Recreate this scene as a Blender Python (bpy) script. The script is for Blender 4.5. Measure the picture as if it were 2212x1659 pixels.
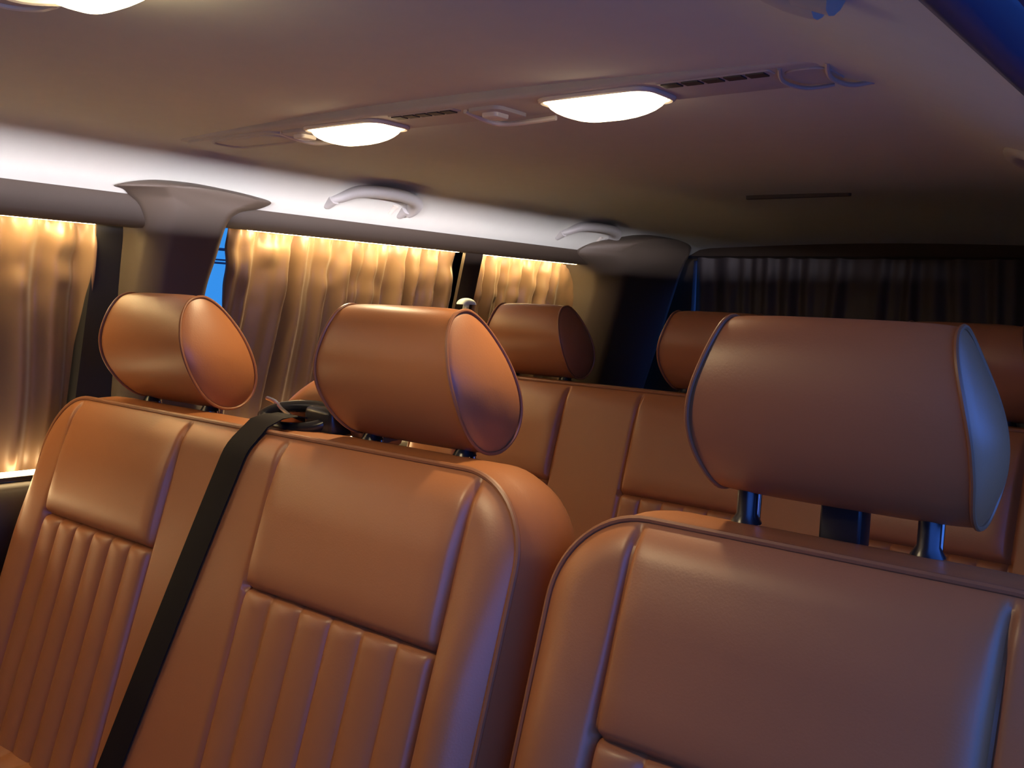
import bpy, bmesh, math, random
from mathutils import Vector, Matrix, noise
random.seed(7)
for o in list(bpy.data.objects):
    bpy.data.objects.remove(o, do_unlink=True)
sc = bpy.context.scene
COL = sc.collection
EYE = 1.12            # height of the photographer's lens above the van floor (all z below are relative to it)

# ------------------------------------------------------------------ camera
def rot_from(yaw, pitch, roll):
    cy, sy, cp, sp = math.cos(yaw), math.sin(yaw), math.cos(pitch), math.sin(pitch)
    f = Vector((-sy*cp, cy*cp, sp)); r = Vector((cy, sy, 0)); u = r.cross(f)
    cr, sr = math.cos(roll), math.sin(roll)
    r2 = r*cr + u*sr; u2 = u*cr - r*sr
    return Matrix(((r2.x, u2.x, -f.x), (r2.y, u2.y, -f.y), (r2.z, u2.z, -f.z)))
cd = bpy.data.cameras.new('camera'); cam = bpy.data.objects.new('camera', cd); COL.objects.link(cam)
cd.sensor_width = 36.0; cd.lens = 36.0*2100/2212; cd.clip_start = 0.02; cd.clip_end = 200
cam.matrix_world = Matrix.Translation((0, 0, EYE)) @ rot_from(*[math.radians(a) for a in (38.5587, -4.695, 2.5628)]).to_4x4()
sc.camera = cam
sc.view_settings.view_transform = 'Standard'; sc.view_settings.look = 'None'
sc.view_settings.gamma = 1.0; sc.view_settings.use_curve_mapping = False
sc.view_settings.exposure = 0.0
try:
    sc.cycles.max_bounces = 10; sc.cycles.diffuse_bounces = 6; sc.cycles.sample_clamp_indirect = 6.0
    sc.cycles.use_denoising = True
except Exception: pass

# ------------------------------------------------------------------ twilight sky
LAMP = 6.5; LAMP_FRONT = 24.0; BULB = 9.0; FRONT = 5.6; LED_TOP = 88.0; LED_SILL = 26.0; FILL_RIGHT = 5200.0; FILL_CAB = 15000.0  # last two power the added headliner wash
SKY_R = (0.34, 1.10, 5.20); SKY_L = (0.05, 0.34, 0.98); SKY_UP = (0.08, 0.28, 1.10)
w = bpy.data.worlds.new('dusk_sky'); sc.world = w; w.use_nodes = True
nt = w.node_tree; nt.nodes.clear(); N = nt.nodes.new; L = nt.links.new
tc = N('ShaderNodeTexCoord'); sx = N('ShaderNodeSeparateXYZ'); L(tc.outputs['Generated'], sx.inputs[0])
def mr(src, a, b):
    m = N('ShaderNodeMapRange'); m.inputs['From Min'].default_value = a; m.inputs['From Max'].default_value = b
    L(src, m.inputs['Value']); return m.outputs[0]
def mixc(f, a, b):
    m = N('ShaderNodeMix'); m.data_type = 'RGBA'; L(f, m.inputs[0])
    for i, c in ((6, a), (7, b)):
        if isinstance(c, tuple): m.inputs[i].default_value = c + (1,)
        else: L(c, m.inputs[i])
    return m.outputs[2]
side = mixc(mr(sx.outputs[0], -0.4, 0.5), SKY_L, SKY_R)
full = mixc(mr(sx.outputs[2], 0.10, 0.85), side, SKY_UP)
bg = N('ShaderNodeBackground'); L(full, bg.inputs[0]); bg.inputs[1].default_value = 1.0
wo = N('ShaderNodeOutputWorld'); L(bg.outputs[0], wo.inputs[0])

# ------------------------------------------------------------------ materials
def mat(name, col, rough=0.5, metal=0.0, spec=0.5, bump=None, var=None, sheen=0.0, coat=0.0, emit=None):
    m = bpy.data.materials.new(name); m.use_nodes = True
    t = m.node_tree; b = t.nodes['Principled BSDF']
    b.inputs['Base Color'].default_value = (*col, 1); b.inputs['Roughness'].default_value = rough
    b.inputs['Metallic'].default_value = metal; b.inputs['Specular IOR Level'].default_value = spec
    if sheen: b.inputs['Sheen Weight'].default_value = sheen
    if coat: b.inputs['Coat Weight'].default_value = coat
    tcn = t.nodes.new('ShaderNodeTexCoord')
    if var:
        n = t.nodes.new('ShaderNodeTexNoise'); n.inputs['Scale'].default_value = var[0]; n.inputs['Detail'].default_value = 4
        t.links.new(tcn.outputs['Object'], n.inputs['Vector'])
        mx = t.nodes.new('ShaderNodeMix'); mx.data_type = 'RGBA'
        t.links.new(n.outputs['Fac'], mx.inputs[0])
        mx.inputs[6].default_value = (*[c*(1-var[1]) for c in col], 1); mx.inputs[7].default_value = (*[min(1, c*(1+var[1])) for c in col], 1)
        t.links.new(mx.outputs[2], b.inputs['Base Color'])
    if bump:
        n = t.nodes.new('ShaderNodeTexNoise'); n.inputs['Scale'].default_value = bump[0]; n.inputs['Detail'].default_value = 3
        t.links.new(tcn.outputs['Object'], n.inputs['Vector'])
        bp = t.nodes.new('ShaderNodeBump'); bp.inputs['Strength'].default_value = bump[1]; bp.inputs['Distance'].default_value = bump[2]
        t.links.new(n.outputs['Fac'], bp.inputs['Height']); t.links.new(bp.outputs['Normal'], b.inputs['Normal'])
    if emit:
        b.inputs['Emission Color'].default_value = (*emit[0], 1); b.inputs['Emission Strength'].default_value = emit[1]
    return m
LEATHER = mat('tan_leather', (0.325, 0.124, 0.043), 0.40, bump=(420, 0.12, 0.001), var=(6, 0.07))
PIPING = mat('leather_piping', (0.25, 0.097, 0.037), 0.40)
LINER = mat('headliner_fabric', (0.60, 0.605, 0.55), 0.95, spec=0.1, bump=(900, 0.1, 0.0006), var=(30, 0.03))
TAUPE = mat('taupe_trim', (0.10, 0.076, 0.058), 0.6, bump=(700, 0.1, 0.0005))
BROWN = mat('dark_brown_trim', (0.050, 0.034, 0.023), 0.6, bump=(700, 0.1, 0.0005))
CURT = mat('brown_satin', (0.20, 0.122, 0.072), 0.32, spec=0.6, sheen=0.15)
CURT2 = mat('dimmed_rear_cloth', (0.045, 0.036, 0.042), 0.6)  # cloth colour darkened to stand in for light fall-off at the tailgate
BLACK = mat('black_plastic', (0.012, 0.012, 0.013), 0.28)
RUBBER = mat('black_rubber', (0.02, 0.02, 0.022), 0.6)
WEB = mat('belt_webbing', (0.008, 0.006, 0.006), 0.7, spec=0.15, bump=(900, 0.3, 0.0005))
CHROME = mat('chrome', (0.75, 0.73, 0.70), 0.15, metal=1.0)
GREYP = mat('console_plastic', (0.50, 0.47, 0.44), 0.55, bump=(900, 0.08, 0.0004))
DARKP = mat('vent_dark', (0.05, 0.045, 0.045), 0.5)
CLEAR = mat('pale_switch', (0.75, 0.70, 0.62), 0.25)
HANDLE = mat('grey_handle', (0.44, 0.43, 0.42), 0.5)
WHITE = mat('pale_plastic', (0.75, 0.85, 0.88), 0.4)
PAINT = mat('navy_paint', (0.035, 0.055, 0.13), 0.4, coat=0.2)
CARPET = mat('dark_carpet', (0.05, 0.042, 0.038), 0.95, bump=(300, 0.5, 0.003))
ASPH = mat('asphalt', (0.42, 0.42, 0.43), 0.9, bump=(60, 0.4, 0.01), var=(3, 0.2))
STUCCO = mat('white_stucco', (0.85, 0.85, 0.86), 0.9, bump=(40, 0.2, 0.01))
LENS = mat('lit_lens', (0.9, 0.8, 0.65), 0.4, emit=((1.0, 0.78, 0.48), LAMP))
LENS2 = mat('lit_front_lens', (0.9, 0.8, 0.65), 0.4, emit=((1.0, 0.79, 0.42), LAMP_FRONT))
LEDT = mat('warm_led_top', (0.9, 0.8, 0.6), 0.4, emit=((1.0, 0.72, 0.32), LED_TOP))
LEDS = mat('warm_led_sill', (0.9, 0.8, 0.6), 0.4, emit=((1.0, 0.70, 0.34), LED_SILL))
FILLC = mat('cool_cab_fill', (0.9, 0.9, 0.9), 0.4, emit=((1.0, 0.93, 1.02), FILL_CAB))  # emitter of the added slot ahead of the door
FILLR = mat('cool_fill', (0.9, 0.9, 0.9), 0.4, emit=((1.0, 0.93, 1.02), FILL_RIGHT))  # emitter of the added slot behind the door opening
GLASS = bpy.data.materials.new('window_glass'); GLASS.use_nodes = True
t = GLASS.node_tree; t.nodes.clear()
a = t.nodes.new('ShaderNodeBsdfTransparent'); a.inputs[0].default_value = (0.93, 0.96, 0.97, 1)
g = t.nodes.new('ShaderNodeBsdfGlossy'); g.inputs['Roughness'].default_value = 0.02
fr = t.nodes.new('ShaderNodeFresnel'); fr.inputs[0].default_value = 1.45
mx = t.nodes.new('ShaderNodeMixShader'); o = t.nodes.new('ShaderNodeOutputMaterial')
t.links.new(fr.outputs[0], mx.inputs[0]); t.links.new(a.outputs[0], mx.inputs[1]); t.links.new(g.outputs[0], mx.inputs[2]); t.links.new(mx.outputs[0], o.inputs[0])

# ------------------------------------------------------------------ helpers
def tag(o, label=None, cat=None, group=None, kind=None):
    for k, v in (('label', label), ('category', cat), ('group', group), ('kind', kind)):
        if v: o[k] = v
    return o
def root(name, loc, label, cat, group=None):
    o = bpy.data.objects.new(name, None); COL.objects.link(o); o.empty_display_size = 0.1
    o.location = (loc[0], loc[1], loc[2] + EYE)
    return tag(o, label, cat, group)
def world_loc(o):
    v = Vector(o.location)
    while o.parent: o = o.parent; v += o.location
    return v
def obj(name, geo, m, parent=None, origin=None, smooth=True, label=None):
    """geo = (verts, faces) or a bmesh, in eye-relative coordinates. Top-level objects keep their own origin."""
    me = bpy.data.meshes.new(name)
    if isinstance(geo, bmesh.types.BMesh):
        geo.to_mesh(me); geo.free()
    else:
        me.from_pydata([tuple(v) for v in geo[0]], [], geo[1])
    bm = bmesh.new(); bm.from_mesh(me); bmesh.ops.recalc_face_normals(bm, faces=bm.faces); bm.to_mesh(me); bm.free()
    if parent is not None:
        off = world_loc(parent) - Vector((0, 0, EYE))
        if origin is None: org = Vector((0, 0, 0))
        else: org = Vector(origin) - off
    else:
        off = Vector((0, 0, 0)); org = Vector(origin) if origin is not None else sum((v.co for v in me.vertices), Vector())/max(1, len(me.vertices))
    me.transform(Matrix.Translation(-(off + org)))
    me.materials.append(m)
    if smooth:
        me.polygons.foreach_set('use_smooth', [True]*len(me.polygons))
        try: me.set_sharp_from_angle(angle=math.radians(42))
        except Exception: pass
    o = bpy.data.objects.new(name, me); COL.objects.link(o)
    if parent is not None:
        o.parent = parent; o.location = org
    else:
        o.location = org + Vector((0, 0, EYE))
    if label: o['label'] = label
    return o
def struct(name, geo, m, parent=None, **k):
    o = obj(name, geo, m, parent, **k); o['kind'] = 'structure'; return o
def join(*gs):
    V, F = [], []
    for v, f in gs:
        n = len(V); V += [Vector(p) for p in v]; F += [tuple(i+n for i in q) for q in f]
    return V, F
def grid(rows, closed_u=False, closed_v=False):
    V = [p for r in rows for p in r]; n = len(rows[0]); m = len(rows); F = []
    for i in range(m if closed_v else m-1):
        for j in range(n if closed_u else n-1):
            F.append((i*n+j, i*n+(j+1) % n, ((i+1) % m)*n+(j+1) % n, ((i+1) % m)*n+j))
    return V, F
def cap(loop_start, n):
    return tuple(range(loop_start, loop_start+n))
def box(x0, x1, y0, y1, z0, z1, bev=0.0, seg=3):
    bm = bmesh.new(); bmesh.ops.create_cube(bm, size=1)
    for v in bm.verts:
        v.co = ((x0+x1)/2+v.co.x*(x1-x0), (y0+y1)/2+v.co.y*(y1-y0), (z0+z1)/2+v.co.z*(z1-z0))
    if bev: bmesh.ops.bevel(bm, geom=list(bm.edges), offset=bev, segments=seg, profile=0.5, affect='EDGES')
    bm.verts.ensure_lookup_table(); bm.verts.index_update()
    r = [v.co.copy() for v in bm.verts], [tuple(v.index for v in f.verts) for f in bm.faces]
    bm.free(); return r
def tube(pts, r, n=10, closed=False, rads=None):
    pts = [Vector(p) for p in pts]; rows = []; m = len(pts)
    prev = None
    for i, p in enumerate(pts):
        if closed: d = pts[(i+1) % m]-pts[i-1]
        else: d = pts[min(i+1, m-1)]-pts[max(i-1, 0)]
        d.normalize()
        if prev is None:
            a = Vector((0, 0, 1)) if abs(d.z) < 0.9 else Vector((1, 0, 0))
            u = d.cross(a).normalized()
        else: u = (prev - d*prev.dot(d)).normalized()
        prev = u; v = d.cross(u)
        rr = rads[i] if rads else r
        ru, rv = rr if isinstance(rr, tuple) else (rr, rr)
        rows.append([p + u*(math.cos(2*math.pi*k/n)*ru) + v*(math.sin(2*math.pi*k/n)*rv) for k in range(n)])
    V, F = grid(rows, closed_u=True, closed_v=closed)
    if not closed:
        F.append(cap(0, n)); F.append(cap((m-1)*n, n))
    return V, F
def spline(pts, per=8, closed=False):
    P = [Vector(p) for p in pts]; m = len(P); out = []
    for i in range(m if closed else m-1):
        if closed: a, b, c, d = P[i-1], P[i], P[(i+1) % m], P[(i+2) % m]
        else: a, b, c, d = P[max(i-1, 0)], P[i], P[i+1], P[min(i+2, m-1)]
        for k in range(per):
            s = k/per
            out.append(0.5*((2*b)+(c-a)*s+(2*a-5*b+4*c-d)*s*s+(3*b-a-3*c+d)*s**3))
    if not closed: out.append(P[-1])
    return out
def sm(a, b, x):
    t_ = max(0.0, min(1.0, (x-a)/(b-a))); return t_*t_*(3-2*t_)
def slab(outline, thick_vec, bev=0.0, seg=3):
    """extrude a planar 3-D outline along thick_vec, bevel the front rim."""
    bm = bmesh.new(); vs = [bm.verts.new(p) for p in outline]; f = bm.faces.new(vs)
    r = bmesh.ops.extrude_face_region(bm, geom=[f]); nv = [g for g in r['geom'] if isinstance(g, bmesh.types.BMVert)]
    for v in nv: v.co += Vector(thick_vec)
    if bev:
        nvs = set(nv); ed = [e for e in bm.edges if e.verts[0] in nvs and e.verts[1] in nvs and len(e.link_faces) == 2]
        bmesh.ops.bevel(bm, geom=ed, offset=bev, segments=seg, profile=0.5, affect='EDGES', clamp_overlap=True)
    bmesh.ops.recalc_face_normals(bm, faces=bm.faces)
    bm.verts.ensure_lookup_table(); bm.verts.index_update()
    out = [v.co.copy() for v in bm.verts], [tuple(v.index for v in f.verts) for f in bm.faces]
    bm.free(); return out

FLOOR = -EYE
YF, YB = -0.95, 2.84      # added daylight-blocking front wall, tailgate
# ------------------------------------------------------------------ the van body
def zdrop(y): return 0.045*sm(2.15, 2.84, y)
def roof_profile(y):
    d = zdrop(y)
    pts = [(-1.603, 0.158), (-1.585, 0.174), (-1.562, 0.197), (-1.543, 0.217), (-1.528, 0.233), (-1.508, 0.2445), (-1.47, 0.250), (-1.40, 0.2525)]
    for i in range(1, 12):
        x = -1.40+i*(1.40-0.46)/12; pts.append((x, 0.2525+0.010*math.sin(math.pi*(x+1.40)/0.94)))
    pts += [(-0.46, 0.2525), (-0.40, 0.250), (-0.355, 0.2435), (-0.325, 0.232), (-0.29, 0.217), (-0.25, 0.200), (-0.20, 0.178), (-0.16, 0.160), (-0.144, 0.152)]
    return [(x, z-d*sm(0.158, 0.25, z)) for x, z in pts]
rows = []
ny = 40
for i in range(ny+1):
    y = YF+(YB-YF)*i/ny
    rows.append([Vector((x, y, z)) for x, z in roof_profile(y)])
struct('ceiling', grid(rows), LINER)
struct('floor', box(-1.80, 0.02, YF, YB+0.05, FLOOR-0.03, FLOOR), CARPET, smooth=False)
struct('light_block_front', box(-1.80, 0.05, YF-0.04, YF, FLOOR, 0.30), BROWN, smooth=False)  # unseen wall added so dusk light enters only from the door side
# left wall: lower panel with armrest ledge under the windows, and the outer skin
sill = [(-1.79, -0.352), (-1.70, -0.350), (-1.672, -0.356), (-1.660, -0.372), (-1.655, -0.42), (-1.665, -0.47), (-1.70, -0.50), (-1.71, -0.70), (-1.72, FLOOR)]
rows = [[Vector((x, y, z)) for x, z in sill] for y in (YF, 0.2, 0.7, 1.2, 1.8, 2.4, YB)]
struct('wall_left', grid(rows), BROWN)
# header band over the left windows (its lower lip hides the light strips)
def header(y0, y1, zb):
    prof = [(-1.598, 0.161), (-1.596, 0.150), (-1.600, zb+0.012), (-1.604, zb+0.003), (-1.610, zb), (-1.640, zb), (-1.642, zb+0.02), (-1.70, zb+0.03), (-1.72, 0.17), (-1.62, 0.17)]
    n = 14; rows = [[Vector((x, y0+(y1-y0)*i/n, z)) for x, z in prof] for i in range(n+1)]
    V, F = grid(rows, closed_u=True); k = len(prof); F.append(cap(0, k)); F.append(cap(n*k, k)); return V, F
struct('trim_1', header(YF, 0.955, 0.106), BROWN)
struct('trim_2', header(1.105, 2.385, 0.123), BROWN)
# B pillar and D pillar trims: flared tops that run out on to the headliner, bevelled sides
def wx(z):   # inner face of the left wall at height z
    return -1.585-0.15*(0.16-z)/0.5 if z < 0.16 else -1.585+0.075*(z-0.16)/0.07
def pillar(inner, outer, y_mid, deep=1.0):
    """inner: outline of the raised face, outer: where the trim meets the wall; both lists of (y, z) of equal length."""
    rows = []
    for k, (dx, f) in enumerate(((-0.10, 0.0), (-0.004, 0.0), (0.004, 0.12), (0.016, 0.45), (0.026, 0.80), (0.030, 1.0), (0.031, 1.08))):
        rows.append([Vector((wx(zo+(zi-zo)*min(f, 1))+(dx*deep if dx > 0 else dx), yo+(yi-yo)*f if f <= 1 else yi+(y_mid-yi)*0.12, zo+(zi-zo)*min(f, 1))) for (yi, zi), (yo, zo) in zip(inner, outer)])
    V, F = grid(rows); n = len(inner)
    F.append(cap((len(rows)-1)*n, n)); return V, F
def sp2(p, per=6): return [(v.x, v.y) for v in spline([(a, b, 0) for a, b in p], per)]
outer = [(0.952, -0.9), (0.950, -0.35), (0.947, 0.0), (0.948, 0.085), (0.944, 0.120), (0.930, 0.147), (0.903, 0.166), (0.880, 0.172)] 
top_o = [(0.930, 0.186), (1.00, 0.190), (1.07, 0.188), (1.145, 0.183), (1.195, 0.176)]
right_o = [(1.178, 0.162), (1.135, 0.150), (1.112, 0.125), (1.102, 0.06), (1.094, 0.0), (1.100, -0.08), (1.15, -0.22), (1.20, -0.9)]
inner = [(0.985, -0.9), (0.983, -0.35), (0.982, 0.0), (0.984, 0.09), (0.980, 0.130), (0.968, 0.155), (0.950, 0.170), (0.945, 0.1745)]
top_i = [(0.958, 0.178), (1.00, 0.1805), (1.07, 0.1795), (1.125, 0.1755), (1.143, 0.171)]
right_i = [(1.122, 0.160), (1.098, 0.149), (1.084, 0.125), (1.076, 0.06), (1.068, 0.0), (1.070, -0.08), (1.10, -0.22), (1.12, -0.9)]
struct('trim_3', pillar(sp2(inner+top_i+right_i), sp2(outer+top_o+right_o), 1.03), TAUPE)
outer = [(2.43, -0.9), (2.42, -0.35), (2.405, -0.2), (2.395, 0.0), (2.385, 0.075), (2.355, 0.118), (2.275, 0.150)]
top_o = [(2.30, 0.180), (2.37, 0.199), (2.49, 0.222), (2.63, 0.225), (2.80, 0.213)]
right_o = [(2.81, 0.17), (2.81, 0.12), (2.81, 0.06), (2.81, 0.0), (2.81, -0.2), (2.81, -0.35), (2.81, -0.9)]
inner = [(2.50, -0.9), (2.49, -0.35), (2.475, -0.2), (2.46, 0.0), (2.452, 0.080), (2.43, 0.125), (2.385, 0.157)]
top_i = [(2.40, 0.178), (2.43, 0.193), (2.50, 0.211), (2.62, 0.213), (2.70, 0.203)]
right_i = [(2.765, 0.17), (2.765, 0.12), (2.765, 0.06), (2.765, 0.0), (2.765, -0.2), (2.765, -0.35), (2.765, -0.9)]
struct('trim_4', pillar(sp2(inner+top_i+right_i), sp2(outer+top_o+right_o), 2.6, 2.0), TAUPE)
# slim post between the two rear side windows
struct('trim_5', slab([(-1.625, 1.838, 0.15), (-1.625, 1.905, 0.15), (-1.735, 1.895, -0.36), (-1.735, 1.835, -0.36)][::-1], (-0.010, 0, 0), 0.0), BROWN)
# windows in the left side: rubber frame and pane each
def side_window(k, y0, y1):
    zt, zb = 0.150, -0.352
    def X(z): return -1.735-0.085*(0.15-z)/0.5
    o = []
    r = 0.05
    for cy, cz, a0 in ((y0+r, zb+r, 180), (y1-r, zb+r, 270), (y1-r, zt-r, 0), (y0+r, zt-r, 90)):
        for i in range(7):
            a = math.radians(a0+15*i); o.append((cy+r*math.cos(a), cz+r*math.sin(a)))
    pts = [Vector((X(z), y, z)) for y, z in o]
    fr = struct('window_%d' % k, tube(pts, 0.012, 8, closed=True), RUBBER)
    n = len(pts); struct('pane', (pts + [p+Vector((-0.004, 0, 0)) for p in pts], [cap(0, n), cap(n, n)]+[(i, (i+1) % n, n+(i+1) % n, n+i) for i in range(n)]), GLASS, fr, smooth=False)
side_window(1, -0.30, 0.955); side_window(2, 1.07, 1.86); side_window(3, 1.88, 2.44)
# black window surround visible past the front curtain's edge
struct('trim_6', slab([(-1.672, 0.900, 0.135), (-1.672, 0.958, 0.135), (-1.735, 0.958, -0.36), (-1.735, 0.872, -0.36)][::-1], (-0.03, 0, 0)), RUBBER)
# skin strips that close the body between the panes and behind the pillars
struct('trim_7', box(-1.86, -1.80, YF, -0.29, FLOOR, 0.17), BROWN, smooth=False)
struct('trim_8', box(-1.86, -1.76, 0.945, 1.07, FLOOR, 0.17), RUBBER, smooth=False)
struct('trim_9', box(-1.86, -1.74, 2.41, YB, FLOOR, 0.20), RUBBER, smooth=False)
struct('trim_10', box(-1.84, -1.70, YF, YB, 0.150, 0.19), RUBBER, smooth=False)
struct('trim_11', box(-1.86, -1.79, YF, YB, FLOOR, -0.352), RUBBER, smooth=False)
# tailgate wall with dark upper band
rear_prof = [(YB-0.075, 0.30), (YB-0.02, 0.215), (YB-0.01, 0.196), (YB+0.0, 0.182), (YB+0.03, 0.176), (YB+0.06, 0.176), (YB+0.06, 0.30)]
rows = [[Vector((x, y, z)) for y, z in rear_prof] for x in (-1.62, -1.2, -0.8, -0.4, -0.1)]
struct('trim_12', grid(rows, closed_u=True), BROWN)
struct('wall_rear', join(box(-1.80, 0.03, YB+0.05, YB+0.10, FLOOR, -0.34), box(-1.80, -1.56, YB+0.05, YB+0.10, -0.34, 0.30), box(-0.20, 0.03, YB+0.05, YB+0.10, -0.34, 0.30), box(-1.56, -0.2, YB+0.05, YB+0.10, 0.17, 0.30)), BROWN, smooth=False)
wf = struct('window_4', tube([Vector((x, YB+0.075, z)) for x, z in ((-1.55, 0.16), (-1.55, -0.33), (-0.21, -0.33), (-0.21, 0.16))], 0.012, 8, closed=True), RUBBER)
struct('pane', box(-1.55, -0.21, YB+0.073, YB+0.077, -0.33, 0.165), GLASS, wf, smooth=False)
# right side: rear quarter, front stub, and the open sliding door's frame above the camera
rows = [[Vector((x, y, z)) for x, z in ((-0.030, 0.165), (-0.030, 0.12), (-0.03, -0.10), (-0.025, -0.36), (-0.02, -0.8), (-0.02, FLOOR), (0.05, FLOOR), (0.05, 0.17))] for y in (1.10, 1.6, 2.2, YB+0.05)]
V, F = grid(rows, closed_u=True); F += [cap(0, 8), cap(24, 8)]
struct('wall_right', (V, F), TAUPE)
rows = [[Vector((x, y, z)) for x, z in ((-0.030, 0.165), (-0.03, 0.10), (-0.03, -0.10), (-0.02, -0.36), (-0.01, FLOOR), (0.05, FLOOR), (0.05, 0.17))] for y in (YF, -0.6, -0.25)]
V, F = grid(rows, closed_u=True); F += [cap(0, 7), cap(14, 7)]
struct('trim_13', (V, F), TAUPE)  # unseen stub, added to limit daylight to the door opening
prof = [(-0.150, 0.160), (-0.146, 0.146), (-0.136, 0.139), (-0.122, 0.140), (-0.112, 0.150), (-0.04, 0.152), (0.03, 0.150), (0.045, 0.162), (0.05, 0.28), (-0.02, 0.29), (-0.14, 0.20)]
rows = [[Vector((x, y, z)) for x, z in prof] for y in (YF, -0.2, 0.3, 0.8, 1.3, 2.0, YB+0.05)]
V, F = grid(rows, closed_u=True); F += [cap(0, 11), cap(66, 11)]
struct('door_1', (V, F), PAINT)
# outside
struct('ground', box(-60, 60, -60, 60, FLOOR-0.48, FLOOR-0.45), ASPH, smooth=False)

# ------------------------------------------------------------------ seats
TILT = math.radians(16.2)
DN = Vector((0, -math.sin(TILT), -math.cos(TILT)))      # down the backrest
NO = Vector((0, -math.cos(TILT), math.sin(TILT)))       # out of its face
class Back:
    def __init__(s, x0, x1, y, z, h, panels, r=0.095, pleats=6, yscale=1.0):
        s.cx = (x0+x1)/2; s.w = (x1-x0)/2; s.o = Vector((s.cx, y, z)); s.h = h; s.r = r; s.pan = panels; s.np = pleats
    def hw(s, v):
        base = s.w
        if v < s.r: return base-s.r+math.sqrt(max(0, s.r**2-(s.r-v)**2))
        return base
    def D(s, x, v):
        """height of the padded face above the piping plane (x absolute)"""
        lx = abs(x-s.cx); e = min(s.hw(v)-lx, v*1.0)
        if v < s.r and lx > s.w-s.r:
            e = min(e, s.r-math.hypot(lx-(s.w-s.r), s.r-v))
        e = max(0, e)
        d = 0.017*(1-(1-min(e/0.045, 1))**2.2)
        # side bolsters swell a little
        inn = min(p[0] for p in s.pan); out = max(p[1] for p in s.pan)
        if x < inn or x > out:
            tt = (inn-x)/(inn-(s.cx-s.w)) if x < inn else (x-out)/((s.cx+s.w)-out)
            d += 0.013*max(0, math.sin(math.pi*min(1, max(0, tt))))*sm(0.05, 0.25, v)
        for p0, p1, vb in s.pan:
            if p0 <= x <= p1:
                dx = min(x-p0, p1-x)
                if v < vb:
                    ee = min(1, dx/0.030); eb = min(1, (vb-v)/0.040)
                    lift = math.sqrt(max(0, 1-(1-ee)**2))*math.sqrt(max(0, 1-(1-eb)**2))
                    d += 0.0105*lift*sm(0.0, 0.10, v)
                else:
                    f = (x-p0)/(p1-p0)*s.np; f -= math.floor(f)
                    start = min(1, (v-vb)/0.022); start = math.sqrt(max(0, 1-(1-start)**2))
                    pl = math.sqrt(max(0, 1-(2*f-1)**2))
                    d += -0.005+0.0105*pl*start
            for px in (p0, p1):
                q = (x-px)/0.0042
                if abs(q) < 4: d -= 0.0065*math.exp(-q*q)*sm(0.0, 0.02, v)
            if p0-0.004 < x < p1+0.004:
                q = (v-vb)/0.0045
                if abs(q) < 4: d -= 0.007*math.exp(-q*q)
        return d
    def P(s, x, v, w): return s.o+Vector((x-s.cx, 0, 0))+DN*v+NO*w
    def face(s, step=0.0028):
        xs = []
        nu = int(2*s.w/step); vs = []
        k = 26
        for i in range(k): vs.append(s.r*(1-math.cos(math.pi/2*i/k)))
        n = int((s.h-s.r)/step)
        vs += [s.r+(s.h-s.r)*i/n for i in range(n+1)]
        bm = bmesh.new(); rows = []
        for v in vs:
            hw = s.hw(v); rows.append([])
            for i in range(nu+1):
                x = s.cx+max(-hw, min(hw, s.w*(2*i/nu-1))); rows[-1].append(bm.verts.new(s.P(x, v, s.D(x, v))))
        for i in range(len(rows)-1):
            for j in range(nu): bm.faces.new((rows[i][j], rows[i][j+1], rows[i+1][j+1], rows[i+1][j]))
        bmesh.ops.remove_doubles(bm, verts=bm.verts, dist=2e-5)
        return bm
    def outline(s, n=14):
        pts = [(-s.w, s.h), (-s.w, s.h*0.8), (-s.w, s.h*0.6), (-s.w, s.h*0.4), (-s.w, s.r)]; nor = [(-1, 0)]*5
        for i in range(1, n+1):
            a = math.pi/2*i/n; pts.append((-(s.w-s.r)-s.r*math.cos(a), s.r-s.r*math.sin(a))); nor.append((-math.cos(a), -math.sin(a)))
        m = 16
        for i in range(1, m): pts.append((-(s.w-s.r)+2*(s.w-s.r)*i/m, 0)); nor.append((0, -1))
        for i in range(n+1):
            a = math.pi/2*(1-i/n); pts.append(((s.w-s.r)+s.r*math.cos(a), s.r-s.r*math.sin(a))); nor.append((math.cos(a), -math.sin(a)))
        for f in (0.4, 0.6, 0.8, 1.0): pts.append((s.w, s.h*f)); nor.append((1, 0))
        return pts, nor
    def pipe(s, rad=0.0034):
        pts, nor = s.outline()
        return tube([s.P(s.cx+x, v, 0.002) for x, v in pts], rad, 8)
    def shell(s, depth=0.125, bulge=0.016, hump=0.018):
        pts, nor = s.outline(); rows = []
        prof = [(0.0, 0.0), (0.006, -0.008), (0.45, -0.03), (0.85, -0.055), (1.0, -0.078), (0.75, -0.100), (0.0, -0.118), (-1.6, -0.131), (-4.0, -0.136)]
        for off, w_ in prof:
            rows.append([])
            for (x, v), (nx, nv) in zip(pts, nor):
                b = bulge+(hump-bulge)*max(0, -nv)
                rows[-1].append(s.P(s.cx+x+nx*off*b, v+nv*off*b, w_*depth/0.136))
        V, F = grid(rows); F.append(cap((len(rows)-1)*len(pts), len(pts))); return V, F
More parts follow.
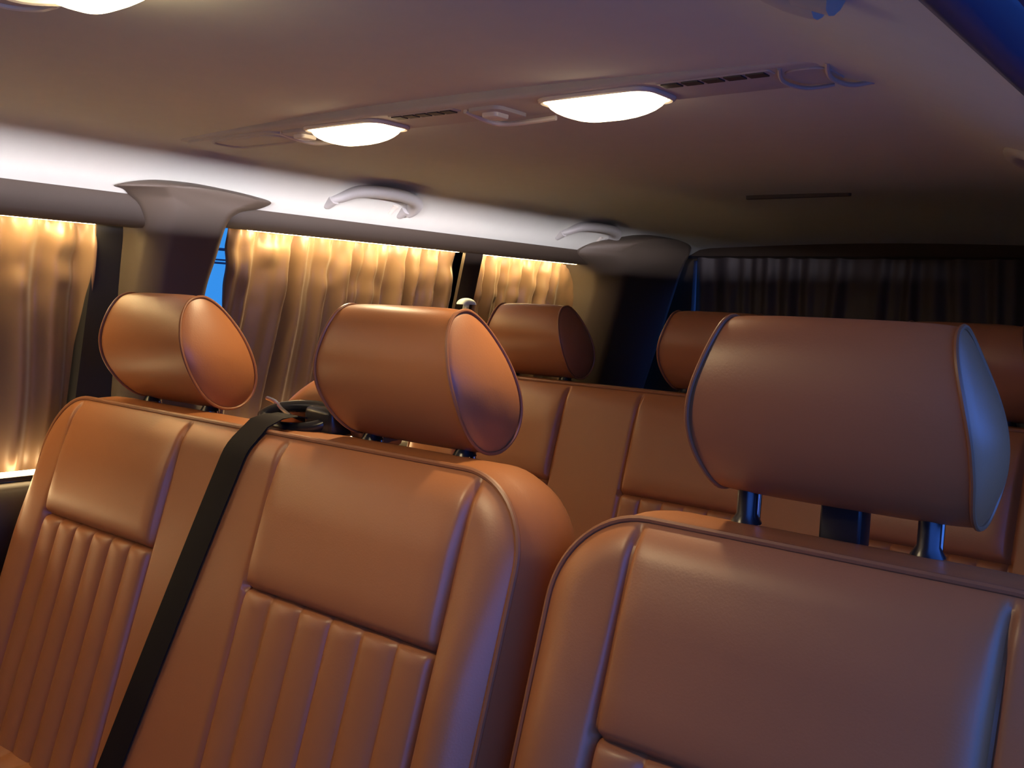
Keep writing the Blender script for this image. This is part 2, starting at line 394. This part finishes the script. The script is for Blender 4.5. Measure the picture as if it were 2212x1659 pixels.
# side profile of a headrest: (dy, dz) from its front-top reference
EGG = [(0.028, -0.009), (0.013, -0.025), (0.004, -0.049), (0.001, -0.078), (0.008, -0.108), (0.025, -0.137), (0.047, -0.160), (0.073, -0.174), (0.102, -0.174), (0.123, -0.159), (0.130, -0.134), (0.125, -0.103), (0.107, -0.060), (0.080, -0.024), (0.052, -0.006)]
def headrest(parent, cx, y, ztop, hw=0.123, k=1.0, posts=True, gap=-0.20, ysc=1.0, block=False):
    loop = [(v.x*ysc, v.y*k) for v in spline([(a, b, 0) for a, b in EGG], 5, closed=True)]
    tz = lambda z_: 1-0.19*sm(-0.115*k, 0.008, z_)**1.1-0.05*sm(-0.12*k, -0.18*k, z_)
    my = sum(p[0] for p in loop)/len(loop); mz = sum(p[1] for p in loop)/len(loop)
    rows = []
    secs = []
    for s_, o_ in ((0.0, 0.011), (0.25, 0.0105), (0.5, 0.0085), (0.75, 0.005), (0.92, 0.0015), (0.965, -0.001)): secs.append((-(hw-0.004+o_), s_))
    secs.append((-(hw-0.006), 0.985))
    for i in range(-7, 8): secs.append((i/8*(hw-0.006)*0.98, 1.016-0.026*(i/8)**4))
    secs.append((hw-0.006, 0.985))
    for s_, o_ in reversed(((0.0, 0.011), (0.25, 0.0105), (0.5, 0.0085), (0.75, 0.005), (0.92, 0.0015), (0.965, -0.001))): secs.append((hw-0.004+o_, s_))
    for x, s_ in secs:
        s_ = max(s_, 0.004)
        rows.append([Vector((cx+x*tz(mz+(b-mz)*s_), y+my+(a-my)*s_, ztop+mz+(b-mz)*s_)) for a, b in loop])
    V, F = grid(rows, closed_u=True); n = len(loop); F += [cap(0, n), cap((len(rows)-1)*n, n)]
    c = (cx, y+0.065, ztop-0.09*k)
    h = obj('headrest', (V, F), LEATHER, parent, origin=c)
    for sgn in (-1, 1):
        obj('piping', tube([Vector((cx+sgn*(hw-0.0045)*tz(b), y+my+(a-my)*1.008, ztop+mz+(b-mz)*0.99)) for a, b in loop], 0.0024, 8, closed=True), PIPING, h)
    if posts:
        for sgn in (-1, 1):
            px = cx+sgn*hw*0.66
            zb = ztop-0.170*k
            obj('post', tube([(px, y+0.088, zb+0.03), (px, y+0.086, gap-0.02)], 0.0042, 12), CHROME, h, label='chrome headrest post')
            obj('post_sleeve', tube([(px-0.006, y+0.078, zb+0.01), (px-0.006, y+0.078, gap+0.003), (px-0.006, y+0.078, gap-0.006)], 0.0, 12, rads=[0.010, 0.010, 0.015]), BLACK, h, label='black plastic post sleeve')
    if block:
        obj('centre_block', box(cx-0.018, cx+0.02, y+0.075, y+0.105, gap-0.015, ztop-0.160*k, 0.003), BLACK, h, label='black block under the headrest')
    return h
def cushion(parent, x0, x1, yb, zt, yf, panels):
    """seat cushion: pad with fluted top"""
    rows = []
    n = int((x1-x0)/0.006); m = 60
    for j in range(m+1):
        v = j/m; rows.append([])
        for i in range(n+1):
            u = i/n; x = x0+(x1-x0)*u
            e = min(x-x0, x1-x)
            top = zt+0.02*v-0.03*(1-min(e/0.04, 1))**2
            for p0, p1 in panels:
                if p0 < x < p1 and v < 0.75:
                    f = (x-p0)/(p1-p0)*6; f -= math.floor(f); top += 0.006*math.sqrt(max(0, 1-(2*f-1)**2))-0.004
            ang = sm(0.86, 1.0, v)
            rows[-1].append(Vector((x, yb+(yf-yb)*v, top-0.07*ang**2)))
    V, F = grid(rows); n1 = n+1
    base = [Vector((r[0].x, r[0].y, zt-0.13)) for r in (rows[0],)]
    # skirt
    ring = [i for i in range(n1)]+[j*n1+n for j in range(1, m+1)]+[m*n1+i for i in range(n-1, -1, -1)]+[j*n1 for j in range(m-1, 0, -1)]
    st = len(V)
    for i in ring: V.append(Vector((V[i].x, V[i].y, zt-0.15)))
    k = len(ring)
    for i in range(k): F.append((ring[i], ring[(i+1) % k], st+(i+1) % k, st+i))
    F.append(cap(st, k))
    return obj('cushion', (V, F), LEATHER, parent)
def seat(name, label, x0, x1, y, z, h, panels, heads, htop, cush_z, k=1.0, r=0.095, hw=0.123, group=None, ysc=1.0, hy=None, block=False):
    rt = root(name, ((x0+x1)/2, y-0.1, FLOOR), label, 'seat', group)
    b = Back(x0, x1, y, z, h, panels, r)
    bk = obj('backrest', b.face(), LEATHER, rt, origin=(b.cx, y-0.1, cush_z))
    obj('piping', b.pipe(), PIPING, bk)
    obj('backrest_shell', b.shell(), LEATHER, bk)
    for cx in heads: headrest(rt, cx, (hy if hy is not None else y), htop, hw, k, gap=z+0.004, ysc=ysc, block=block)
    yb = (b.P(b.cx, h, 0)).y
    cushion(rt, x0+0.01, x1-0.01, yb+0.03, cush_z, yb-0.46, [(p[0], p[1]) for p in panels])
    obj('seat_base', join(box(x0+0.05, x1-0.05, yb-0.40, yb+0.10, FLOOR+0.06, cush_z-0.14, 0.01), box(x0+0.02, x1-0.02, yb-0.42, yb+0.14, FLOOR, FLOOR+0.06, 0.01)), BLACK, rt)
    return rt, b
bench, BB = seat('bench_seat', 'tan leather double bench seat with two headrests and a black belt', -1.607, -0.600, 0.800, -0.183, 0.545,
                 [(-1.518, -1.213, 0.190), (-0.995, -0.670, 0.195)], (-1.372, -0.845), -0.004, -0.69, hy=0.802)
single, SB = seat('single_seat', 'tan leather single seat with one broad headrest, nearest the open door', -0.556, -0.050, 0.800, -0.199, 0.53,
                  [(-0.467, -0.145, 0.203)], (-0.308,), 0.004, -0.69, hw=0.128, hy=0.797, block=True)
rear, RB = seat('rear_bench', 'tan leather three-seat rear bench behind the front pair of seats', -1.575, -0.145, 1.655, -0.160, 0.56,
                [(-1.42, -1.16, 0.205), (-0.985, -0.705, 0.205), (-0.56, -0.30, 0.205)], (-1.300, -0.858, -0.415), 0.006, -0.67, k=0.92, hw=0.110, r=0.06)

# belt outlet hump and guide on the bench, between its headrests
hump = tube(spline([(-1.15, 0.915, -0.205), (-1.10, 0.912, -0.165), (-1.05, 0.910, -0.142), (-0.99, 0.910, -0.150), (-0.95, 0.915, -0.205)], 6), 0.03, 14, rads=None)
obj('belt_outlet', hump, LEATHER, bench, label='padded leather hump behind the belt guide')
gd = obj('belt_guide', tube(spline([(-1.118, 0.845, -0.172), (-1.085, 0.838, -0.182), (-1.03, 0.845, -0.180), (-1.005, 0.865, -0.170), (-1.02, 0.880, -0.156), (-1.06, 0.876, -0.154), (-1.10, 0.862, -0.160)], 6, closed=True), 0.0085, 10, closed=True), BLACK, bench, label='glossy black belt guide')
obj('guide_body', box(-1.045, -0.985, 0.855, 0.905, -0.190, -0.150, 0.009), BLACK, gd)
obj('release_lever', tube(spline([(-1.140, 0.868, -0.150), (-1.112, 0.862, -0.153), (-1.085, 0.852, -0.160), (-1.06, 0.846, -0.166)], 5), 0.0032, 8), CHROME, gd, label='thin chrome release lever')
# shoulder belt lying down the bench face
path = []
def belt_pt(x, v, lift): return BB.P(x, v, BB.D(min(max(x, -1.205), -1.003), v)+lift)
pre = [(-1.055, 0.880, -0.176), (-1.058, 0.862, -0.168), (-1.060, 0.842, -0.163), (-1.062, 0.820, -0.166), (-1.066, 0.800, -0.174)]
rows = []
cl = [Vector(p) for p in pre]
nv = 60
for i in range(nv+1):
    v = 0.012+(0.565-0.012)*i/nv
    x = -1.068-(1.176-1.068)*(v/0.53)**0.92
    cl.append(belt_pt(x, v, 0.0035))
half = 0.0245
for i, p in enumerate(cl):
    d = (cl[min(i+1, len(cl)-1)]-cl[max(i-1, 0)]).normalized()
    acr = Vector((1, 0, 0)); acr = (acr-d*acr.dot(d)).normalized(); nn = acr.cross(d)
    if nn.y > 0: nn = -nn
    rows.append([p-acr*half, p-acr*half+nn*0.0016, p-acr*half*0.4+nn*0.002, p+nn*0.002, p+acr*half*0.4+nn*0.002, p+acr*half+nn*0.0016, p+acr*half, p])
V, F = grid(rows, closed_u=True); F += [cap(0, 8), cap((len(rows)-1)*8, 8)]
b = obj('seat_belt', (V, F), WEB); tag(b, 'black webbing seat belt slanting down the bench backrest', 'seat belt')
bq = obj('buckle_slot', join(box(-1.115, -1.075, 0.665, 0.690, -0.645, -0.585, 0.004)), BLACK, bench, label='small black buckle slot low in the backrest')

# ------------------------------------------------------------------ curtains
def folds(y, seed):
    s = 0.0
    s += math.sin(2*math.pi*y/0.071+1.7*math.sin(2*math.pi*y/0.31+seed)+seed*2.1)
    s += 0.55*math.sin(2*math.pi*y/0.043+1.3*math.sin(2*math.pi*y/0.19+seed*1.7)+seed)
    s += 0.5*noise.noise(Vector((y*14, seed*3.1, 0)))
    return s/1.7
def curtain(name, label, y0, y1, zt, zb, seed, amp=0.024):
    n = int((y1-y0)/0.0035); m = 90; rows = []
    for j in range(m+1):
        q = j/m; z = zt+(zb-zt)*q
        rows.append([])
        for i in range(n+1):
            y = y0+(y1-y0)*i/n
            yy = y+0.020*noise.noise(Vector((y*5, z*3, seed)))*sm(0.05, 0.5, q)+0.05*(q-0.3)*noise.noise(Vector((y*2.2, 3.3, seed*2)))
            a_ = amp*(0.55+0.45*sm(0.0, 0.25, q))
            f = folds(yy, seed)
            crumple = 0.010*noise.noise(Vector((y*26, z*22, seed*5)))*(sm(0.03, 0.12, q)*(1-sm(0.22, 0.42, q)))
            ripple = 0.006*math.sin(2*math.pi*y/0.018+seed)*(1-sm(0.0, 0.10, q))
            x = -1.690-0.075*(0.13-z)/0.48
            rows[-1].append(Vector((x+a_*f+crumple+ripple, y, z+0.004*noise.noise(Vector((y*30, seed, 2)))*(1-q))))
    V, F = grid(rows)
    o = obj(name, (V, F), CURT)
    md = o.modifiers.new('thickness', 'SOLIDIFY'); md.thickness = 0.0012; md.offset = 0
    return tag(o, label, 'curtain', 'brown satin curtains along the left windows')
curtain('window_curtain', 'brown satin curtain left of the first pillar, glowing at top and sill', -0.20, 0.898, 0.132, -0.345, 1.3)
curtain('window_curtain', 'wide brown satin curtain between the first pillar and the slim post', 1.186, 1.856, 0.146, -0.343, 2.9)
curtain('window_curtain', 'short brown satin curtain behind the slim post, above the rear headrest', 1.915, 2.425, 0.146, -0.343, 4.4)
# tailgate curtain
n = 420; rows = []
for j in range(50):
    q = j/49; z = 0.190+(-0.36-0.190)*q; rows.append([])
    for i in range(n+1):
        x = -1.535+(1.535-0.20)*i/n
        f = folds(x*0.8+0.02*noise.noise(Vector((x*4, z*2, 9))), 6.2)
        rows[-1].append(Vector((x, YB+0.028-0.014*f*(0.7+0.3*q), z)))
o = obj('rear_curtain', grid(rows), CURT2)
md = o.modifiers.new('thickness', 'SOLIDIFY'); md.thickness = 0.0012; md.offset = 0
tag(o, 'brown pleated curtain across the tailgate window, its colour dimmed as if in shade', 'curtain')

# ------------------------------------------------------------------ light strips along the curtains
def strip(label, y0, y1, x, z, m, grp, slope=0.0):
    r = root('light_strip', (x, (y0+y1)/2, z), label, 'light strip', grp)
    obj('diffuser', box(x-0.005, x+0.005, y0+0.004, y1-0.004, z-0.003, z+0.005, 0.0015, 2), m, r, label='glowing warm strip')
    obj('channel', box(x-0.007, x+0.007, y0, y1, z+0.0052, z+0.009) if m is not LEDS else box(x-0.007, x+0.007, y0, y1, z-0.010, z-0.0032), BROWN, r, smooth=False)
strip('warm light strip over the curtain left of the first pillar', -0.15, 0.885, -1.650, 0.1095, LEDT, 'light strips above the curtains')
strip('warm light strip over the wide curtain between pillar and slim post', 1.195, 1.835, -1.650, 0.1265, LEDT, 'light strips above the curtains')
strip('warm light strip over the short curtain behind the slim post', 1.918, 2.375, -1.650, 0.1265, LEDT, 'light strips above the curtains')
strip('warm light strip on the sill below the curtain left of the first pillar', 0.15, 0.86, -1.733, -0.338, LEDS, 'light strips on the sill')
strip('warm light strip on the sill below the wide curtain', 1.20, 1.83, -1.733, -0.338, LEDS, 'light strips on the sill')

# unseen door-side header, added with a light slot that washes the headliner edge opposite
struct('added_slot_rear', join(box(-0.165, -0.140, 1.10, 2.30, 0.124, 0.172), box(-0.165, -0.025, 1.10, 2.30, 0.098, 0.1150), box(-0.165, -0.145, 1.10, 2.30, 0.1148, 0.1178), box(-0.165, -0.025, 1.10, 1.115, 0.1140, 0.172), box(-0.165, -0.025, 2.285, 2.30, 0.1140, 0.172)), BROWN, smooth=False)
sr = root('light_strip', (-0.06, 1.7, 0.1175), 'added unseen light strip on the door side, washing the headliner edge opposite', 'light strip')
obj('diffuser', box(-0.062, -0.055, 1.13, 1.85, 0.1155, 0.1195), FILLR, sr, smooth=False)
obj('channel', box(-0.055, -0.045, 1.13, 1.85, 0.1150, 0.1210), BROWN, sr, smooth=False)
for i in range(12): obj('light_baffle', box(-0.140, -0.070, 1.12+0.075*i, 1.122+0.075*i, 0.1150, 0.1239), BLACK, sr, smooth=False)  # baffles that keep the added light off the tailgate curtain
# second added slot, unseen ahead of the door, brightening the headliner edge farther forward
struct('added_slot_front', join(box(-0.165, -0.140, YF, -0.28, 0.124, 0.172), box(-0.165, -0.025, YF, -0.28, 0.098, 0.1150), box(-0.165, -0.145, YF, -0.28, 0.1148, 0.1178), box(-0.165, -0.025, -0.295, -0.28, 0.1140, 0.172)), BROWN, smooth=False)
sr = root('light_strip', (-0.06, -0.62, 0.1175), 'added unseen light strip ahead of the open door, brightening the front headliner edge', 'light strip')
obj('diffuser', box(-0.062, -0.055, -0.94, -0.31, 0.1155, 0.1195), FILLC, sr, smooth=False)
obj('channel', box(-0.055, -0.045, -0.94, -0.31, 0.1150, 0.1210), BROWN, sr, smooth=False)
# ------------------------------------------------------------------ overhead console across the headliner
def lens_geo(cx, cy, zt, lx, ly, dome):
    rows = []; n = 40
    for k in range(9):
        a = math.pi/2*k/8; s = math.cos(a); rows.append([])
        for i in range(n):
            th = 2*math.pi*i/n; c, d = math.cos(th), math.sin(th)
            ex = 0.55
            px = math.copysign(abs(c)**ex, c)*lx/2; py = math.copysign(abs(d)**ex, d)*ly/2
            rows[-1].append(Vector((cx+px*max(s, 0.02), cy+py*max(s, 0.02), zt-dome*math.sin(a))))
    V, F = grid(rows, closed_u=True); F.append(cap(8*n, n)); F.append(cap(0, n)); return V, F
def rounded(x0, x1, y0, y1, r, z, n=8):
    o = []
    for cx, cy, a0 in ((x0+r, y0+r, 180), (x1-r, y0+r, 270), (x1-r, y1-r, 0), (x0+r, y1-r, 90)):
        for i in range(n+1):
            a = math.radians(a0+90*i/n); o.append(Vector((cx+r*math.cos(a), cy+r*math.sin(a), z)))
    return o
def vents(parent, x0, x1, yc, z, n=5):
    w_ = (x1-x0)/n
    v = obj('vent', slab(rounded(x0-0.004, x1+0.004, yc-0.010, yc+0.010, 0.004, z+0.004), (0, 0, -0.0055), 0.001, 1), GREYP, parent)
    for i in range(n):
        obj('slot', box(x0+i*w_+0.0025, x0+(i+1)*w_-0.0025, yc-0.0075, yc+0.0075, z-0.003, z+0.001), DARKP, v, smooth=False, label='dark air slot')
CZ = 0.256
def bulb(parent, x, y, z, power, aim=(0, -0.12, -1), cone=122):
    d = bpy.data.lights.new('reading_bulb', 'SPOT'); d.energy = power; d.color = (1.0, 0.76, 0.43)
    d.spot_size = math.radians(cone); d.spot_blend = 1.0; d.shadow_soft_size = 0.022
    o = bpy.data.objects.new('reading_bulb', d); COL.objects.link(o); o.parent = parent
    o.location = Vector((x, y, z+EYE)) - world_loc(parent)
    o.rotation_euler = Vector(aim).to_track_quat('-Z', 'Y').to_euler()
con = root('overhead_console', (-0.93, 0.98, CZ), 'long grey ceiling console with two lit lamps and air vents', 'console')
obj('housing', slab(rounded(-1.515, -0.352, 0.932, 1.030, 0.045, CZ+0.012), (0, 0, -0.020), 0.006, 4), GREYP, con)
zf = CZ-0.008
obj('end_panel', join(slab(rounded(-1.485, -1.235, 0.940, 1.020, 0.030, zf+0.003), (0, 0, -0.007), 0.002, 2), tube(rounded(-1.42, -1.25, 0.948, 1.012, 0.025, zf-0.004), 0.003, 8, closed=True)), GREYP, con)
obj('end_panel', join(tube(spline([(-0.425, 0.940, zf), (-0.435, 0.975, zf-0.005), (-0.425, 1.010, zf-0.006), (-0.40, 1.026, zf-0.002)], 6), 0.0022, 8), tube(spline([(-0.375, 0.938, zf), (-0.385, 0.975, zf-0.006), (-0.378, 1.012, zf-0.007), (-0.360, 1.03, zf-0.002)], 6), 0.0026, 8), slab(rounded(-0.430, -0.380, 0.95, 1.015, 0.02, zf+0.003), (0, 0, -0.005), 0.001, 1)), GREYP, con)
for lx0, lx1 in ((-1.175, -1.020), (-0.735, -0.585)):
    obj('lamp_bezel', tube(rounded(lx0-0.003, lx1+0.003, 0.944, 1.020, 0.02, zf-0.001), 0.004, 8, closed=True), CLEAR, con)
    obj('lamp_lens', lens_geo((lx0+lx1)/2, 0.982, zf, lx1-lx0, 0.074, 0.026), LENS, con, label='glowing warm lamp lens')
    bulb(con, (lx0+lx1)/2, 0.955, zf-0.036, BULB)
for cxx in (-1.205, -0.825):
    s_ = obj('switch', join(slab(rounded(cxx-0.030, cxx+0.025, 0.950, 1.016, 0.012, zf+0.003), (0, 0, -0.008), 0.002, 2)), GREYP, con)
    obj('rocker', slab(rounded(cxx-0.014, cxx+0.012, 0.962, 0.992, 0.006, zf-0.003), (0, 0, -0.008), 0.003, 2), CLEAR, s_, label='pale rocker button')
    obj('rim', tube(spline([(cxx-0.034, 0.955, zf-0.002), (cxx-0.030, 1.0, zf-0.008), (cxx-0.010, 1.020, zf-0.009), (cxx+0.06, 1.026, zf-0.006)], 6), 0.0035, 8), CLEAR, s_)
vents(con, -0.985, -0.872, 0.950, zf); vents(con, -0.565, -0.440, 0.950, zf)
# front console, only its end and lamp glow reach into the picture
c2 = root('overhead_console', (-0.72, 0.44, CZ), 'front ceiling console at the very top edge, its lamp lit', 'console')
obj('housing', slab(rounded(-0.945, -0.50, 0.352, 0.446, 0.043, CZ+0.012), (0, 0, -0.019), 0.007, 4), GREYP, c2)
obj('end_panel', join(tube(rounded(-0.935, -0.86, 0.362, 0.436, 0.034, zf+0.001), 0.0035, 8, closed=True), tube(spline([(-0.89, 0.36, zf), (-0.875, 0.40, zf-0.006), (-0.845, 0.436, zf-0.003)], 6), 0.004, 8)), CLEAR, c2)
obj('lamp_lens', lens_geo(-0.775, 0.414, zf+0.002, 0.13, 0.066, 0.028), LENS2, c2, label='glowing warm lamp lens')
bulb(c2, -0.775, 0.414, zf-0.036, FRONT, (0.35, 0.25, -1), 150)
# slim dark slot cover further back on the headliner
s_ = obj('ceiling_slot', slab(rounded(-0.972, -0.738, 2.018, 2.030, 0.005, CZ+0.012), (0, 0, -0.014), 0.002, 2), DARKP)
tag(s_, 'thin dark slot strip in the headliner behind the lamps', 'ceiling slot')

# ------------------------------------------------------------------ grab handles
def handle(label, y0, y1, right=False):
    """arched handle on the cove; mirrored across the cabin for the door side"""
    L_ = y1-y0
    ctr = [(-1.563, y0, 0.196), (-1.553, y0+0.02*L_/0.22, 0.2035), (-1.530, y0+0.22*L_, 0.217), (-1.514, y0+0.5*L_, 0.221), (-1.517, y0+0.78*L_, 0.219), (-1.528, y0+0.94*L_, 0.212), (-1.546, y0+L_, 0.201), (-1.566, y0+L_, 0.190)]
    rads = [(0.010, 0.007), (0.016, 0.011), (0.018, 0.013), (0.019, 0.0135), (0.018, 0.013), (0.018, 0.013), (0.016, 0.012), (0.012, 0.009)]
    pts = spline(ctr, 6); rr = []
    for i in range(len(pts)):
        q = i/6; k = min(int(q), len(rads)-2); f = q-k
        rr.append(tuple(rads[k][c]*(1-f)+rads[k+1][c]*f for c in (0, 1)))
    def mir(g):
        if not right: return g
        V = []
        for p in g[0]:
            V.append(Vector((-0.245-(p.x+1.56), p.y, p.z)))
        return V, g[1]
    g = tube(pts, 0, 12, rads=rr)
    base = Vector((-1.57, (y0+y1)/2, 0.196)); 
    if right: base = Vector((-0.22, (y0+y1)/2, 0.196))
    r_ = root('grab_handle', base, label, 'handle', 'grab handles on the headliner edge')
    obj('grip', mir(g), HANDLE, r_)
    for yy in (y0+0.025*L_, y1-0.05*L_):
        obj('mount', mir(tube([(-1.580, yy, 0.190), (-1.556, yy, 0.200)], 0.013, 12)), HANDLE, r_)
    obj('screw_cap', mir(tube([(-1.575, y1-0.20*L_, 0.190), (-1.556, y1-0.20*L_, 0.2045)], 0.008, 10)), CLEAR, r_)
handle('larger grey grab handle above the wide curtain', 1.335, 1.560)
handle('smaller grey grab handle beside the rear pillar', 2.140, 2.375)
handle('dim grab handle at the top right edge of the picture, above the door', 0.385, 0.583, True)
handle('dark grab handle tip at the right edge beside the pale headliner fold', 1.275, 1.49, True)

# ------------------------------------------------------------------ small pale cover on the slim post
hk = root('belt_anchor', (-1.60, 1.80, -0.02), 'small pale plastic anchor cover peeping over the middle headrest', 'anchor cover')
obj('cover', lens_geo(-1.60, 1.812, -0.006, 0.03, 0.055, -0.016), WHITE, hk)
obj('stalk', tube([(-1.60, 1.812, -0.006), (-1.64, 1.85, -0.04)], 0.008, 8), WHITE, hk)

# ------------------------------------------------------------------ outside the gap beside the pillar
for k, (zz, rr) in enumerate(((0.395, 0.014), (0.295, 0.008), (0.265, 0.010))):
    cb = obj('overhead_cable', tube(spline([(-8.0, -2, zz+0.3), (-8.0, 3, zz+0.05), (-8.0, 5.6, zz), (-8.0, 9, zz+0.04), (-8.0, 14, zz+0.3)], 8), rr, 8), RUBBER)
    tag(cb, ('thickest dark cable crossing the sky in the window gap', 'middle thin dark cable across the sky in the window gap', 'lowest thin dark cable across the window gap, just above the wall')[k], 'cable', 'cables outside the window gap')
